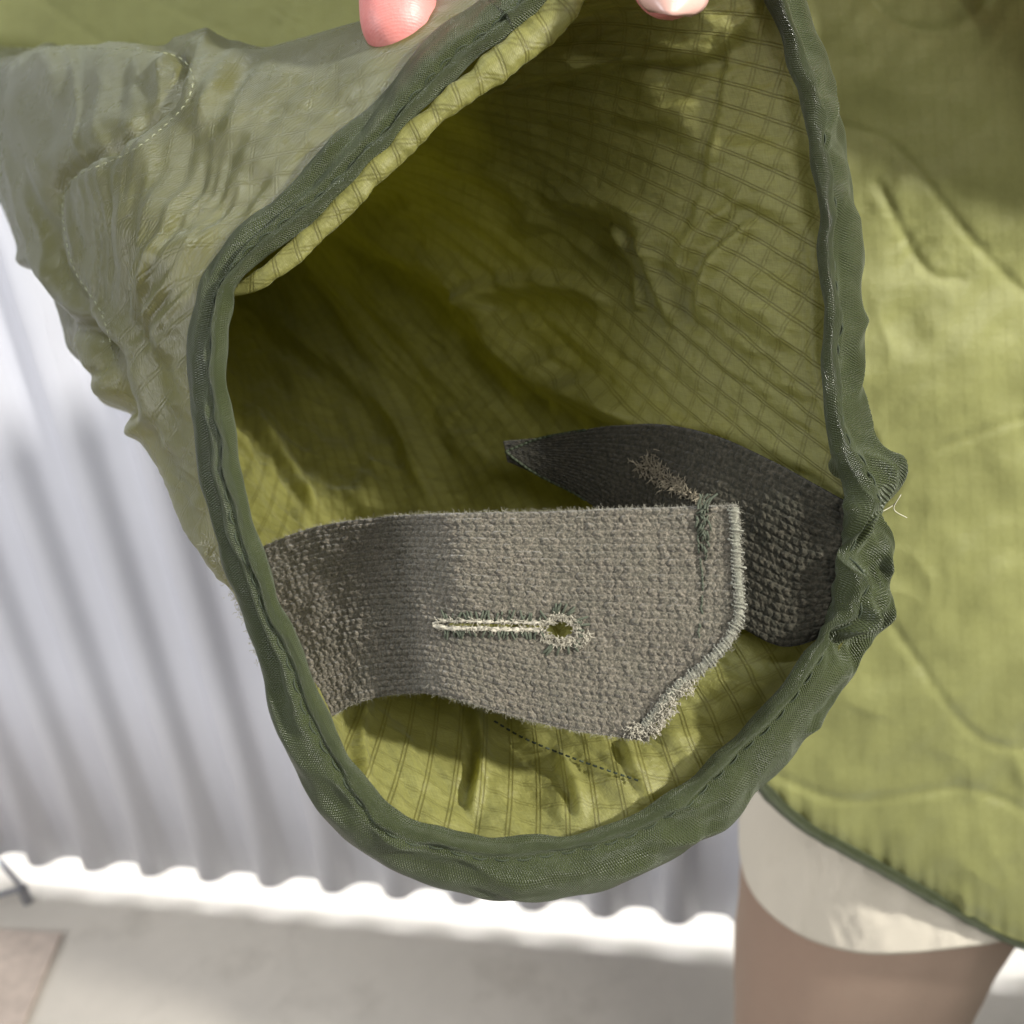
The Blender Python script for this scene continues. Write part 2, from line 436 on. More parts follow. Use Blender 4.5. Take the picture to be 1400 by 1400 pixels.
tag(o, 'brown cotton trouser leg below the cream shirt hem', 'trousers')

# shirt: a rounded front turning away at its left side, curved tail hem
us = np.linspace(0, 1, 140); tt = np.linspace(0, 1, 90)
HEM = np.array([[1012, 1150], [1020, 1195], [1040, 1232], [1075, 1264], [1120, 1287], [1180, 1301], [1250, 1300], [1330, 1291], [1420, 1282], [1600, 1300]])
U, T = np.meshgrid(us, tt)
up = 1013 + (1640 - 1013) * U ** 1.7
hh = spline(HEM, 300); hem = np.interp(up, hh[:, 0], hh[:, 1])
vp = 860 + (hem - 860) * T
q = np.clip((1300 - up) / 287, 0, 1)
Dd = 0.408 + 0.10 * (1 - np.sqrt(1 - q ** 2 * 0.995))
Dd = Dd + 0.0025 * fbm(up / 90, vp / 160, 21) + 0.0012 * noise(up / 30, vp / 90, 22)
g = W3(C3(up, vp, vdepth(Dd, vp)))
o = link('shirt', g, gridfaces(90, 140), M_SHIRT, uv=np.stack([up, vp], -1) * 0.0004)
tag(o, 'cream shirt with curved hem hanging out below the olive jacket', 'shirt')
sm = o.modifiers.new('thickness', 'SOLIDIFY'); sm.thickness = 0.0015

# ================================================================== LINER JACKET
JL = W3(C3(1300, 1100, 0.5))
jacket = thing('liner_jacket', JL, 'olive green quilted liner jacket with its cuff pulled open towards the viewer', 'jacket')

# ---- body panel
NU, NV = 620, 460
uu = np.linspace(-110, 1900, NU)
HB = spline([[-420, 330], [0, 270], [300, 420], [600, 690], [900, 905], [1030, 1058], [1062, 1095], [1105, 1130], [1180, 1172], [1255, 1214], [1330, 1256], [1400, 1288], [1530, 1318], [1700, 1290], [1900, 1220]], 600)
hemv = np.interp(uu, HB[:, 0], HB[:, 1])
s_ = np.linspace(0, 1, NV)
U = np.repeat(uu[None], NV, 0)
V = -420 + (hemv[None] + 420) * s_[:, None]
def bodyD(U):
    return 0.400 + 0.50 * sstep(1020, -250, U) + 0.10 * (np.clip(U - 1250, 0, 900) / 650) ** 2
seams = [[(1140, 172), (1175, 178), (1215, 196), (1262, 242), (1292, 282), (1335, 335), (1400, 400), (1500, 470)],
         [(1200, 250), (1235, 320), (1252, 352), (1278, 378), (1312, 382)],
         [(1190, 705), (1262, 628), (1340, 592), (1420, 572), (1560, 600)],
         [(1205, 835), (1260, 912), (1300, 970), (1345, 1012), (1420, 1022), (1600, 980)],
         [(1060, 1060), (1150, 1094), (1250, 1086), (1325, 1078), (1420, 1118), (1560, 1200)],
         [(1170, -60), (1195, 5), (1240, 38), (1295, 40), (1345, 5), (1370, -80)],
         [(160, -40), (235, 10), (330, 55), (420, 120)], [(380, 40), (400, 0), (392, -60)],
         [(-60, -40), (40, -10), (120, 45), (180, 80)]]
H = 0.004 * fbm(U / 210, V / 210, 40, 3) + 0.0018 * ridged(U / 120 + 0.4 * V / 100, V / 260, 41) * (0.5 + 0.5 * noise(U / 300, V / 300, 49))
H += 0.0009 * noise(U / 40 + V / 60, V / 80, 42) + 0.0015 * ridged(U / 75 - V / 190 + .5 * noise(U / 110, V / 110, 48), V / 140 + U / 300, 52) * sstep(-.1, .45, noise(U / 160, V / 150, 53))
puff = np.full(U.shape, 1e9)
for sm_ in seams:
    d_, sd, pr = pdist(U, V, sm_)
    puff = np.minimum(puff, d_)
    # pull lines radiating from the stitching
    H += 0.0008 * np.exp(-(d_ / 40) ** 2) * noise(pr * 13 + 0.6 * noise(U / 50, V / 50, 46), d_ / 60 + 3, 44) * (0.6 + noise(U / 120, V / 120, 47))
H += -0.0011 * np.exp(-(puff / 8) ** 2) + 0.0014 * (1 - np.exp(-(puff / 70) ** 2))
hd = (hemv[None] - V)
H += -0.002 * np.exp(-(hd / 14) ** 2) + 0.0014 * np.exp(-(hd / 40) ** 2) * noise(U / 16, hd / 120, 45)
g = W3(C3(U, V, vdepth(bodyD(U) - H, V)))
UVb = np.stack([U, V], -1) * 0.00033
body = link('body_panel', g, gridfaces(NV, NU), M_BODY, jacket, uv=UVb)
# hem binding
hp = spline([[u, v] for u, v in HB[::12]], 500)
hc = C3(hp[:, 0], hp[:, 1] + 2, vdepth(bodyD(hp[:, 0]), hp[:, 1]) - 0.0005)
L = np.linspace(0, 60, 500)
v_, f_ = tubes([W3(hc)], [0.0033 + 0.0006 * noise(L * 2.2, L * 0, 51)], 14)
link('hem_binding', v_, f_, M_BIND, body, uv=np.stack([np.repeat(L * .02, 14), np.tile(np.arange(14) * 0.0012, 500)], -1))

# ---- sleeve: rim loop -> mid ring -> far ring
RIM = [(680, 22, .248), (598, 86, .248), (518, 175, .248), (414, 276, .249), (311, 366, .250), (286, 425, .250), (288, 540, .250), (302, 650, .2495), (330, 752, .2485),
       (360, 840, .2475), (392, 925, .2465), (432, 1030, .244), (486, 1108, .242), (564, 1157, .241), (655, 1184, .241), (752, 1185, .242), (850, 1164, .244), (945, 1112, .247),
       (1022, 1046, .249), (1092, 962, .250), (1152, 880, .252), (1180, 795, .253), (1186, 705, .254), (1170, 625, .255), (1153, 545, .256), (1152, 450, .257),
       (1148, 350, .258), (1140, 250, .259), (1122, 150, .260), (1096, 60, .260), (1072, -5, .259), (1030, -62, .257), (950, -92, .255), (850, -84, .252), (760, -38, .249)]
rim = spline(np.concatenate([C3(*np.array(RIM).T)], 0), 760, True)
M_ = len(rim)
ru, rv = PX(rim)
phi = np.arctan2(rv - 560, ru - 740)
def ring(cu, cv, d, ru_, rv_, tx, ty):
    cx = C3(cu, cv, d)
    dx = np.cos(phi) * ru_ / 1400 * d; dy = np.sin(phi) * rv_ / 1400 * d
    return np.stack([cx[0] + dx, cx[1] + dy, cx[2] + tx * dx + ty * dy], -1)
R1 = ring(357, 384, .365, 219, 267, .50, .35)
R2 = ring(60, 158, .70, 87, 73, .5, .2)
R3 = ring(-150, 112, .80, 84, 74, .4, .2)
K = 270
tk = np.linspace(0, 1, K) ** 1.45 * 1.25
def lag(t):
    t = t[:, None, None]
    a = 0.353
    # quadratic through R0 (0), R1 (a), R2 (1)
    l0 = (t - a) * (t - 1) / (a); l1 = t * (t - 1) / (a * (a - 1)); l2 = t * (t - a) / (1 - a)
    q_ = l0 * rim[None] + l1 * R1[None] + l2 * R2[None]
    return q_
G0 = lag(np.minimum(tk, 1.0))
ext = np.clip((tk - 1) / 0.25, 0, 1)[:, None, None]
G0 = G0 * (1 - ext) + R3[None] * ext
NG = normals(G0, True)
cen = G0.mean(1, keepdims=True)
if ((NG * (G0 - cen)).sum(-1).mean()) < 0: NG = -NG           # outward
arc = np.concatenate([[0], np.cumsum(np.linalg.norm(np.diff(rim, axis=0), axis=1))])[:M_]
dl = np.concatenate([np.zeros((1, M_)), np.cumsum(np.linalg.norm(np.diff(G0, axis=0), axis=2), 0)], 0)
ARC = np.repeat(arc[None], K, 0)
PU, PV = PX(G0)
TT = np.repeat(tk[:, None], M_, 1)
UVs = np.stack([ARC, dl], -1)
# a periodic coordinate around the loop
CX, CY = np.cos(phi)[None] + 0 * TT, np.sin(phi)[None] + 0 * TT
near = sstep(0.0, 0.018, dl)

# outer shell
Ho = 0.0034 * fbm(CX * 2.0 + 3, CY * 2.0 + dl * 11, 60, 2)
p_ = (PU * 0.80 - PV * 0.60); q_ = (PU * 0.60 + PV * 0.80)
al = np.arctan2(560 - PV, PU - 150); rq = np.hypot(PU - 150, PV - 560)
fan = sstep(70, 220, rq) * sstep(620, 420, rq)
Ho += fan * (0.0027 * ridged(al * 6.5 + 2 + 0.25 * noise(PU / 90, PV / 90, 70), rq / 420, 61) * sstep(-.35, .3, noise(PU / 170, PV / 170, 66)) + 0.0008 * ridged(al * 15 + 0.3 * noise(PU / 60, PV / 60, 71), rq / 260, 62) + 0.00010 * ridged(al * 38, rq / 110, 63))
low = sstep(380, 560, PV)
Ho += low * (0.0008 * ridged(PU / 60 + PV / 160, PV / 55 - PU / 120, 64) + 0.0003 * fbm(PU / 26, PV / 22, 65, 2))
# quilting seams on the shell
lobe = [(-40, 72), (60, 66), (160, 68), (236, 76), (262, 98), (262, 126), (240, 160), (180, 208), (110, 240), (88, 268), (90, 320), (104, 372), (140, 430), (160, 500)]
d_, sd, pr = pdist(PU, PV, lobe)
Ho += -0.0024 * np.exp(-(d_ / 7) ** 2) + 0.0022 * np.exp(-((d_ - 30) / 26) ** 2)
Ho += 0.0008 * np.exp(-(d_ / 60) ** 2) * noise(pr * 24, d_ / 60, 67)
d2, _, pr2 = pdist(PU, PV, [(230, 470), (212, 400), (250, 350), (330, 320), (420, 250)])
Ho += 0.0014 * np.exp(-(d2 / 14) ** 2) - 0.0010 * np.exp(-((d2 - 30) / 16) ** 2)
d3, _, _ = pdist(PU, PV, [(60, 370), (110, 430), (170, 480), (190, 560)])
Ho += -0.003 * np.exp(-(d3 / 9) ** 2) + 0.0022 * np.exp(-((d3 - 22) / 12) ** 2)
# gathers running into the binding
Ho += 0.0013 * np.exp(-dl / 0.02) * noise(ARC / 0.0055, dl / 0.03, 68)
Ho *= near * (1 - 0.6 * np.exp(-dl / .012))
Go = G0 + NG * (Ho + 0.0015 * near)[..., None]
shell = link('sleeve_shell', W3(Go), gridfaces(K, M_, True), M_SHELL, jacket, uv=UVs)

# lining
Hi = 0.0050 * fbm(CX * 2.2 + 9, CY * 2.2 + dl * 14, 80, 3)
Hi += 0.0024 * ridged(CX * 6 + dl * 20, CY * 6 - dl * 30, 81) * sstep(-.1, .5, noise(CX * 3, CY * 3 + dl * 20, 86)) + 0.0008 * noise(CX * 16, CY * 16 + dl * 60, 82) + 0.00035 * fbm(ARC / .004, dl / .0045, 83, 2)
# gathers along the rim
Hi += 0.0017 * np.exp(-dl / 0.028) * noise(ARC / 0.0062, dl / 0.05, 84) + 0.0009 * np.exp(-dl / 0.03) * ridged(ARC / 0.0035, dl / 0.03, 85)
# roll of lining pushed up beside the binding
rollw = 0.0045 * (0.75 + 0.5 * noise(ARC / 0.03, ARC * 0, 87))
ul = sstep(520, 400, rv) * sstep(820, 720, ru)
Hi += rollw * np.exp(-((dl - 0.0075) / 0.0036) ** 2) * (0.35 + 0.65 * sstep(700, 300, PV)) + ul * (0.0075 + 0.002 * noise(ARC / .02, ARC * 0, 88)) * np.exp(-((dl - 0.010) / 0.0042) ** 2)
def fold(poly, h, w, valley=0.6, off=1.9):
    global Hi
    d_, sd, pr = pdist(PU, PV, poly)
    tap = sstep(0, .15, pr) * sstep(1, .8, pr)
    Hi = Hi + tap * 1.05 * h * (np.exp(-(d_ / w) ** 2) - valley * np.exp(-((d_ * sd - off * w) / w) ** 2))
fold([(335, 408), (420, 460), (520, 545), (575, 620), (600, 720)], 0.0055, 16)
fold([(470, 270), (560, 330), (650, 395), (700, 470), (770, 525), (850, 560), (930, 600)], 0.0075, 20)
fold([(690, 330), (760, 285), (830, 270), (880, 290), (900, 340)], 0.003, 20)
fold([(640, 420), (690, 392), (760, 385), (815, 400), (840, 440)], 0.005, 16)
fold([(840, 300), (870, 360), (880, 440)], 0.004, 11)
fold([(890, 310), (900, 380), (930, 450)], 0.004, 11)
fold([(1005, 30), (1000, 110), (988, 200), (962, 290), (950, 350)], 0.0014, 8, 0.9)
fold([(940, 400), (950, 340), (985, 300), (1040, 260)], 0.0018, 12)
fold([(1050, 300), (1010, 330), (970, 390), (960, 450)], 0.003, 11)
fold([(330, 560), (380, 620), (440, 715)], 0.0045, 10)
fold([(355, 640), (400, 690), (420, 730)], 0.003, 8)
fold([(1120, 300), (1122, 420), (1128, 520), (1150, 620)], 0.003, 9)
fold([(640, 960), (660, 1040), (640, 1130)], 0.0035, 8, 0.8)
fold([(500, 950), (490, 1010), (500, 1080)], 0.0022, 8)
fold([(760, 1040), (790, 1090), (800, 1140)], 0.0022, 8)
fold([(860, 1020), (880, 1070), (900, 1110)], 0.0025, 9)
# the lining turned down under the thumb
d_, sd, pr = pdist(PU, PV, [(700, 112), (770, 102), (850, 84), (955, 86), (1005, 62), (1040, 10)])
flap = sstep(-6, 6, -d_ * sd) * sstep(140, 20, d_) * (dl < .09)
Hi += 0.004 * flap
Hi *= near
Hi = np.maximum(Hi, -Ho - 0.0022 * near)
Gi = G0 - NG * (Hi + 0.0022 * near)[..., None]
lining = link('sleeve_lining', W3(Gi), gridfaces(K, M_, True), M_LINING, jacket, uv=UVs)

_pxs = {}
def surf(G, u, v, rad=7):
    """camera-space point of the nearest layer of a grid seen at a pixel"""
    if id(G) not in _pxs: _pxs[id(G)] = PX(G)
    gu, gv = _pxs[id(G)]; d = np.hypot(gu - u, gv - v); k = d < rad
    if not k.any():
        i = np.unravel_index(d.argmin(), d.shape); z = G[i][2]
    else: z = G[k][:, 2].min()
    return C3(u, v, z)

# ---- the lining's edge turned out beside the binding at the upper left
ns_ = 420
ec = spline([(792, -52, .2475), (758, 18, .2465), (676, 92, .2462), (591, 160, .2465), (505, 243, .2470), (428, 322, .2478), (366, 376, .2492), (322, 398, .2520), (300, 402, .2545)], ns_)
EC = C3(ec[:, 0], ec[:, 1], ec[:, 2]); et = np.gradient(EC, axis=0); et /= np.linalg.norm(et, axis=1, keepdims=True)
ez = np.repeat(np.array([[0, 0, -1.0]]), ns_, 0); ez -= (ez * et).sum(1, keepdims=True) * et; ew = np.cross(et, ez)
NE = 32; te = np.linspace(0, 2 * np.pi, NE, endpoint=False); TE, LE = np.meshgrid(te, np.linspace(0, 0.14, ns_))
hw_ = np.interp(np.linspace(0, 1, ns_), [0, .15, .35, .7, .92, 1], [.0050, .0044, .0030, .0027, .0022, .0008])[:, None]
rj = 1 + 0.13 * noise(LE / .0042 + .5 * noise(LE / .01, TE * 0, 132), np.cos(TE) * .9, 130) + 0.26 * noise(LE / .011, np.sin(TE) * .8, 131)
ge = EC[:, None] + ew[:, None] * (np.cos(TE) * hw_ * rj)[..., None] + ez[:, None] * (np.sin(TE) * np.minimum(hw_ * .7, .0024) * rj)[..., None]
link('lining_edge', W3(ge), gridfaces(ns_, NE, True), M_LINING, lining, uv=np.stack([LE, TE * .002], -1))

# ---- cuff binding: folded tape swept along the rim
NB = 1500; NS = 72
rb = spline(rim, NB, True)
tb = np.roll(rb, -1, 0) - np.roll(rb, 1, 0); tb /= np.linalg.norm(tb, axis=1, keepdims=True)
c_ = rb.mean(0)
ax = np.array([0.12, 0.10, -1.0]); ax = np.repeat(ax[None], NB, 0)
ax -= (ax * tb).sum(1, keepdims=True) * tb; ax /= np.linalg.norm(ax, axis=1, keepdims=True)
rad = np.cross(tb, ax)
if ((rad * (rb - c_)).sum(1)).mean() < 0: rad = -rad
bu, bv = PX(rb)
bphi = np.arctan2(bv - 620, bu - 740)
ba = np.concatenate([[0], np.cumsum(np.linalg.norm(np.diff(rb, axis=0), axis=1))])
th = np.linspace(0, 2 * np.pi, NS, endpoint=False)
TH, BA = np.meshgrid(th, ba)
BU = np.repeat(bu[:, None], NS, 1); BV = np.repeat(bv[:, None], NS, 1)
bunch = (sstep(590, 650, BV) * sstep(930, 860, BV) * (BU > 1000))
deg = np.degrees(bphi) % 360
wid = np.interp(deg, [0, 30, 60, 90, 120, 150, 180, 210, 235, 262, 290, 320, 360],
                [6.6, 7.4, 8.0, 8.0, 7.2, 6.8, 6.6, 5.9, 5.9, 6.2, 7.4, 7.6, 6.8]) * 1e-3
psi = np.radians(np.interp(deg, [0, 30, 60, 90, 120, 150, 180, 210, 235, 262, 290, 320, 360],
                [38, 24, 16, 14, 26, 44, 50, 46, 36, 36, 42, 44, 38]))
psi = psi + 0.22 * noise(ba / .021, ba * 0, 103) + 0.7 * bunch[:, 0] * noise(ba / .010, ba * 0, 104)
wv_ = rad * np.cos(psi)[:, None] - ax * np.sin(psi)[:, None]       # across the tape, outwards
nv_ = rad * np.sin(psi)[:, None] + ax * np.cos(psi)[:, None]       # face of the tape
ctn, stn = np.cos(TH), np.sin(TH)                       # cos: outward, sin: face
x_ = np.sign(ctn) * np.abs(ctn) ** 0.8 * wid[:, None]
thk = 0.0031 * (1 + 0.25 * noise(ba / .014, ba * 0, 105))[:, None]
y_ = np.sign(stn) * np.abs(stn) ** 0.55 * thk
xc = ctn                                                  # -1 inner edge .. 1 outer edge
px_ = BA / 0.0065
top = sstep(-.2, .3, stn)
# soft rolls along the tape, slanting pleats across it
hb = top * (0.0011 * noise(px_ * 0.17 + 3, xc * 1.3, 90) + 0.0009 * ridged(px_ * 0.42 + xc * 0.55, xc * .45 + 7, 91) * sstep(-.1, .35, noise(px_ * .13, xc * .5, 97)))
hb += 0.0005 * noise(px_ * 0.9 + xc * 1.1, xc * 1.2 + stn, 92)
# groove of the topstitching near the inner edge, and the fold on the left run
cr = -0.62 + 0.10 * noise(px_ * 0.18, px_ * 0, 93)
hb -= top * 0.0013 * np.exp(-((xc - cr) / 0.12) ** 2)
left = sstep(760, 420, BU) * sstep(120, 300, BV) * sstep(1050, 850, BV)
cr2 = 0.05 + 0.45 * noise(px_ * 0.10, px_ * 0 + 8, 96)
hb -= top * left * 0.0022 * np.exp(-((xc - cr2) / 0.20) ** 2)
pl = np.clip(sstep(1050, 1150, BV) + sstep(950, 1080, BU), 0, 1)
hb += top * pl * (0.0021 * ridged(px_ * 0.36 - xc * 0.8, xc * .35, 94) * sstep(-.2, .3, noise(px_ * .2 + 5, xc * .3, 106)))
upr = sstep(640, 560, BV) * (BU > 1000)
hb -= top * upr * 0.0030 * np.exp(-((xc - (-0.25 + 0.35 * noise(px_ * .10, px_ * 0, 98))) / 0.34) ** 2)
hb += bunch * (0.0060 * noise(px_ * 0.40 + xc * .8 + 1.3, stn * 0.5 + xc * .9, 99) + 0.0018 * ridged(px_ * 0.7 + xc, xc * 1.2, 100))
d_ = np.hypot(BU - 1152, BV - 880)
hb -= 0.0060 * np.exp(-(d_ / 20) ** 2) * np.exp(-((TH - 1.45) / 0.7) ** 2)
gb = rb[:, None] + wv_[:, None] * x_[..., None] + nv_[:, None] * (y_ + hb * np.sign(stn) * np.abs(stn) ** .4)[..., None]
gb += wv_[:, None] * (0.0006 * noise(px_ * .8, stn + 3, 107) * np.abs(xc))[..., None]
dr = 0.0010 * noise(ba / .018, ba * 0, 101) + 0.0026 * bunch[:, 0] * noise(ba / .011, ba * 0 + 5, 102)
gb += rad[:, None] * dr[:, None, None]
uvb = np.stack([BA, TH / (2 * np.pi) * 0.036], -1)
fb = gridfaces(NB, NS, True)
last = np.stack([np.array([(NB - 1) * NS + j, (NB - 1) * NS + (j + 1) % NS, (j + 1) % NS, j]) for j in range(NS)])
binding = link('cuff_binding', W3(gb), np.concatenate([fb, last]), M_BIND, jacket, uv=uvb)

# topstitching along the inner edge of the binding
paths = []; rr = []
step = 13
for i in range(0, NB, step):
    j = int(NS * 0.40) 
    k1 = (i + int(step * 0.72)) % NB
    p0 = gb[i, int(NS * 0.355) % NS]; p1 = gb[k1, int(NS * 0.355) % NS]
    nrm = nv_[i]
    mid_ = (p0 + p1) / 2 + nrm * 0.0004
    paths.append(W3(np.array([p0 - nrm * .0002, p0 * .7 + p1 * .3 + nrm * .0003, mid_, p0 * .3 + p1 * .7 + nrm * .0003, p1 - nrm * .0002]))); rr.append(0.00022)
v_, f_ = tubes(paths, rr, 5)
link('topstitching', v_, f_, M_THREAD, binding, kind='stuff')

# ---- elastic tabs
def make_tab(name, mat, top, bot, nu, nv, pitch_u, pitch_v, cut=None, hole=None, seed=0, thick=0.0013, amp=0.00085):
    T_ = spline(top, nu); B_ = spline(bot, nu)
    w = np.linspace(0, 1, nv)[:, None, None]
    P = C3(T_[:, 0], T_[:, 1], T_[:, 2])[None] * (1 - w) + C3(B_[:, 0], B_[:, 1], B_[:, 2])[None] * w
    u_, v_ = PX(P)
    N = normals(P); 
    if (N[..., 2]).mean() > 0: N = -N                   # towards the viewer
    Lu = np.cumsum(np.linalg.norm(np.gradient(P[nv // 2], axis=0), axis=1)); Lv = np.linspace(0, 1, nv) * np.linalg.norm(P[0] - P[-1], axis=-1).mean()
    LU, LV = np.meshgrid(Lu, Lv)
    jx = 0.10 * noise(LU / .004, LV / .004, seed + 1); jy = 0.06 * noise(LU / .005 + 9, LV / .003, seed + 2)
    row = LV / pitch_v + jy
    ri = np.floor(row); fr = row - ri - 0.5
    cx_ = LU / pitch_u + 0.5 * (ri % 2) + jx + 0.30 * np.abs(fr) * 2 * (1 - 2 * (ri % 2))
    fc = cx_ - np.floor(cx_) - 0.5
    rnd = _hash(np.floor(cx_).astype(int), ri.astype(int), seed + 5)
    st = np.sqrt(np.clip(1 - (fr / 0.55) ** 2, 0, 1)) * np.sqrt(np.clip(1 - (fc / 0.56) ** 2, 0, 1))
    hgt = amp * (0.45 + 0.8 * rnd) * st + amp * 0.22 * fbm(LU / .0007, LV / .0006, seed + 6, 2)
    hgt += 0.0008 * fbm(LU / .02, LV / .02, seed + 7, 2) * 1.0
    edge = np.minimum(LV, Lv[-1] - LV)
    hgt -= thick * 0.6 * np.exp(-edge / 0.0006)
    Fr = P + N * (thick / 2 + hgt)[..., None]
    Bk = P - N * (thick / 2 - 0.6 * thick * np.exp(-edge / 0.0006))[..., None]
    keep = np.ones((nv, nu), bool)
    if cut is not None: keep &= cut(u_, v_)
    if hole is not None: keep &= ~hole(u_, v_)
    km = keep[:-1, :-1] & keep[1:, :-1] & keep[:-1, 1:] & keep[1:, 1:]
    F1 = gridfaces(nv, nu, mask=km)
    n = nv * nu
    # sides: boundary edges of the kept faces
    e = np.concatenate([F1[:, [0, 1]], F1[:, [1, 2]], F1[:, [2, 3]], F1[:, [3, 0]]])
    key = np.sort(e, 1); kk_ = key[:, 0].astype(np.int64) * n + key[:, 1]
    un, idx, cnt = np.unique(kk_, return_index=True, return_counts=True)
    be = e[idx[cnt == 1]]
    sides = np.stack([be[:, 1], be[:, 0], be[:, 0] + n, be[:, 1] + n], -1)
    V_ = np.concatenate([Fr.reshape(-1, 3), Bk.reshape(-1, 3)])
    uvv = np.stack([LU, LV], -1).reshape(-1, 2)
    o = link(name, W3(V_), np.concatenate([F1, F1[:, ::-1] + n, sides]), mat, jacket, uv=np.concatenate([uvv, uvv]))
    return o, Fr, N, keep

topA = [(340, 757, .3060), (365, 745, .3020), (430, 721, .2910), (520, 707, .2745), (575, 703, .2630), (605, 702, .2565), (630, 701, .2535), (680, 700, .2517), (740, 699, .2506), (820, 696, .2488), (900, 694, .2468), (1030, 689, .2430)]
botA = [(415, 999, .2660), (445, 983, .2672), (485, 963, .2660), (530, 951, .2620), (575, 948, .2545), (602, 951, .2495), (635, 959, .2472), (690, 976, .2460), (770, 996, .2447), (860, 1010, .2430), (1010, 1030, .2390)]
CUT = [(1008, 650), (1008, 690), (1012, 780), (1014, 848), (985, 898), (930, 946), (893, 992), (880, 1040)]
def cutA(u, v):
    q = np.array(CUT); x_lim = np.interp(v, q[:, 1], q[:, 0]); return u < x_lim
HOLE = (765, 861)
def holeA(u, v):
    a = (u - HOLE[0]) / 17; b = (v - HOLE[1]) / 11
    rr_ = np.hypot(a, b) + 0.35 * noise(u / 9, v / 9, 140)
    slit = (np.abs(v - 853.5 - (u - 600) * 0.02) < 1.6) & (u > 612) & (u < 760)
    return (rr_ < 1) | slit
tabA, FA, NA, KA = make_tab('elastic_tab', M_KNIT, topA, botA, 860, 330, 0.0021, 0.0017, cutA, holeA, 150)
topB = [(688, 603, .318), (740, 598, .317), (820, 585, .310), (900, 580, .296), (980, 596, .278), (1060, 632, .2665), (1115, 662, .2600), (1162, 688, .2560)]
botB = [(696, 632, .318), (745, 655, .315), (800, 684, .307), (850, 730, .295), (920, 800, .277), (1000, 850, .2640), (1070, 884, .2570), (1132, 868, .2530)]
tabB, FB, NB_, KB = make_tab('elastic_tab', M_KNIT_SHADED, topB, botB, 420, 220, 0.0020, 0.0017, None, None, 180, thick=0.0020)

_pxc = {}
def at(F, u, v):
    """point of a grid nearest to a pixel (coarse, then fine search)"""
    if id(F) not in _pxc: _pxc[id(F)] = (F, *PX(F))
    _, gu, gv = _pxc[id(F)]; n = 6
    i, j = np.unravel_index(((gu[::n, ::n] - u) ** 2 + (gv[::n, ::n] - v) ** 2).argmin(), gu[::n, ::n].shape)
    a, b = max(i * n - n, 0), max(j * n - n, 0); su = gu[a:a + 2 * n + 1, b:b + 2 * n + 1]; sv = gv[a:a + 2 * n + 1, b:b + 2 * n + 1]
    k, l = np.unravel_index(((su - u) ** 2 + (sv - v) ** 2).argmin(), su.shape); return F[a + k, b + l]
# serged edge at the cut end: a loose whipped roll
def serge(F, poly, r, parent, seed, n=320):
    q = spline(poly, n); P = np.array([at(F, u, v) for u, v in q]); 
    ker = np.ones(15) / 15
    P = np.stack([np.convolve(np.pad(P[:, k], 7, 'edge'), ker, 'valid') for k in range(3)], -1)
    P[:, 2] -= 0.0004
    L = np.arange(n); 
    # wound yarn
    paths = []; rr = []
    T = np.gradient(P, axis=0); T /= np.linalg.norm(T, axis=1, keepdims=True)
    zz_ = np.array([0, 0, -1.0]); Bn = np.cross(T, zz_); Bn /= np.linalg.norm(Bn, axis=1, keepdims=True)
    turns = n / 9.0
    for strand in range(2):
        s = np.linspace(0, n - 1, n * 5); a = s / n * turns * 2 * np.pi + strand * np.pi
        pp = np.stack([np.interp(s, L, P[:, k]) for k in range(3)], -1); bb_ = np.stack([np.interp(s, L, Bn[:, k]) for k in range(3)], -1)
        rj = r * (1 + 0.7 * noise(s / 9, s * 0, seed + strand))
        pp = pp + bb_ * (np.cos(a) * rj * 1.15)[:, None] + zz_ * (np.sin(a) * rj * .75)[:, None]
        paths.append(W3(pp)); rr.append(0.00018 * (1 + .9 * noise(s / 3, s * 0, seed + 3)))
    paths.append(W3(P)); rr.append(r * 0.85 * (1 + .45 * noise(L / 5., L * 0., seed + 9)))
    v_, f_ = tubes(paths, rr, 6)
    return link('serged_edge', v_, f_, M_SERGE, parent), P
EDGE = [(1003, 692), (1008, 780), (1009, 846), (980, 893), (926, 940), (902, 968), (880, 996)]
_, EP = serge(FA, EDGE, 0.0011, tabA, 200)

def fibres(anchors, dirs, length, rad_, curl, seed, n=5):
    """thin curling fibres"""
    rg = np.random.default_rng(seed); P = []; R_ = []
    for a, d in zip(anchors, dirs):
        l = length * rg.uniform(.35, 1.3); d = d / (np.linalg.norm(d) + 1e-9)
        pts = [a]; cur = d.copy()
        for i in range(n - 1):
            cur = cur + rg.normal(0, curl, 3); cur /= np.linalg.norm(cur)
            pts.append(pts[-1] + cur * l / (n - 1))
        P.append(W3(np.array(pts))); R_.append(np.linspace(rad_, rad_ * .45, n))
    return tubes(P, R_, 3)
# frayed cream fringe at the lower corner of the cut end
q = spline([(872, 1004), (898, 1000), (916, 976), (928, 954), (948, 938)], 60)
anc = []; dr_ = []
for k in range(900):
    i = RNG.integers(0, 60); w = 1 - i / 60
    a = at(FA, q[i, 0] - RNG.uniform(0, 16), q[i, 1] - RNG.uniform(0, 12)) + RNG.normal(0, .0005, 3); a[2] -= .0006
    anc.append(a); dr_.append(np.array([0.7, 0.75, -0.35]) + RNG.normal(0, .45, 3))
v_, f_ = fibres(anc, dr_, 0.0019, 0.00016, .8, 5)
link('frayed_edge', v_, f_, M_CREAM, tabA, kind='stuff')

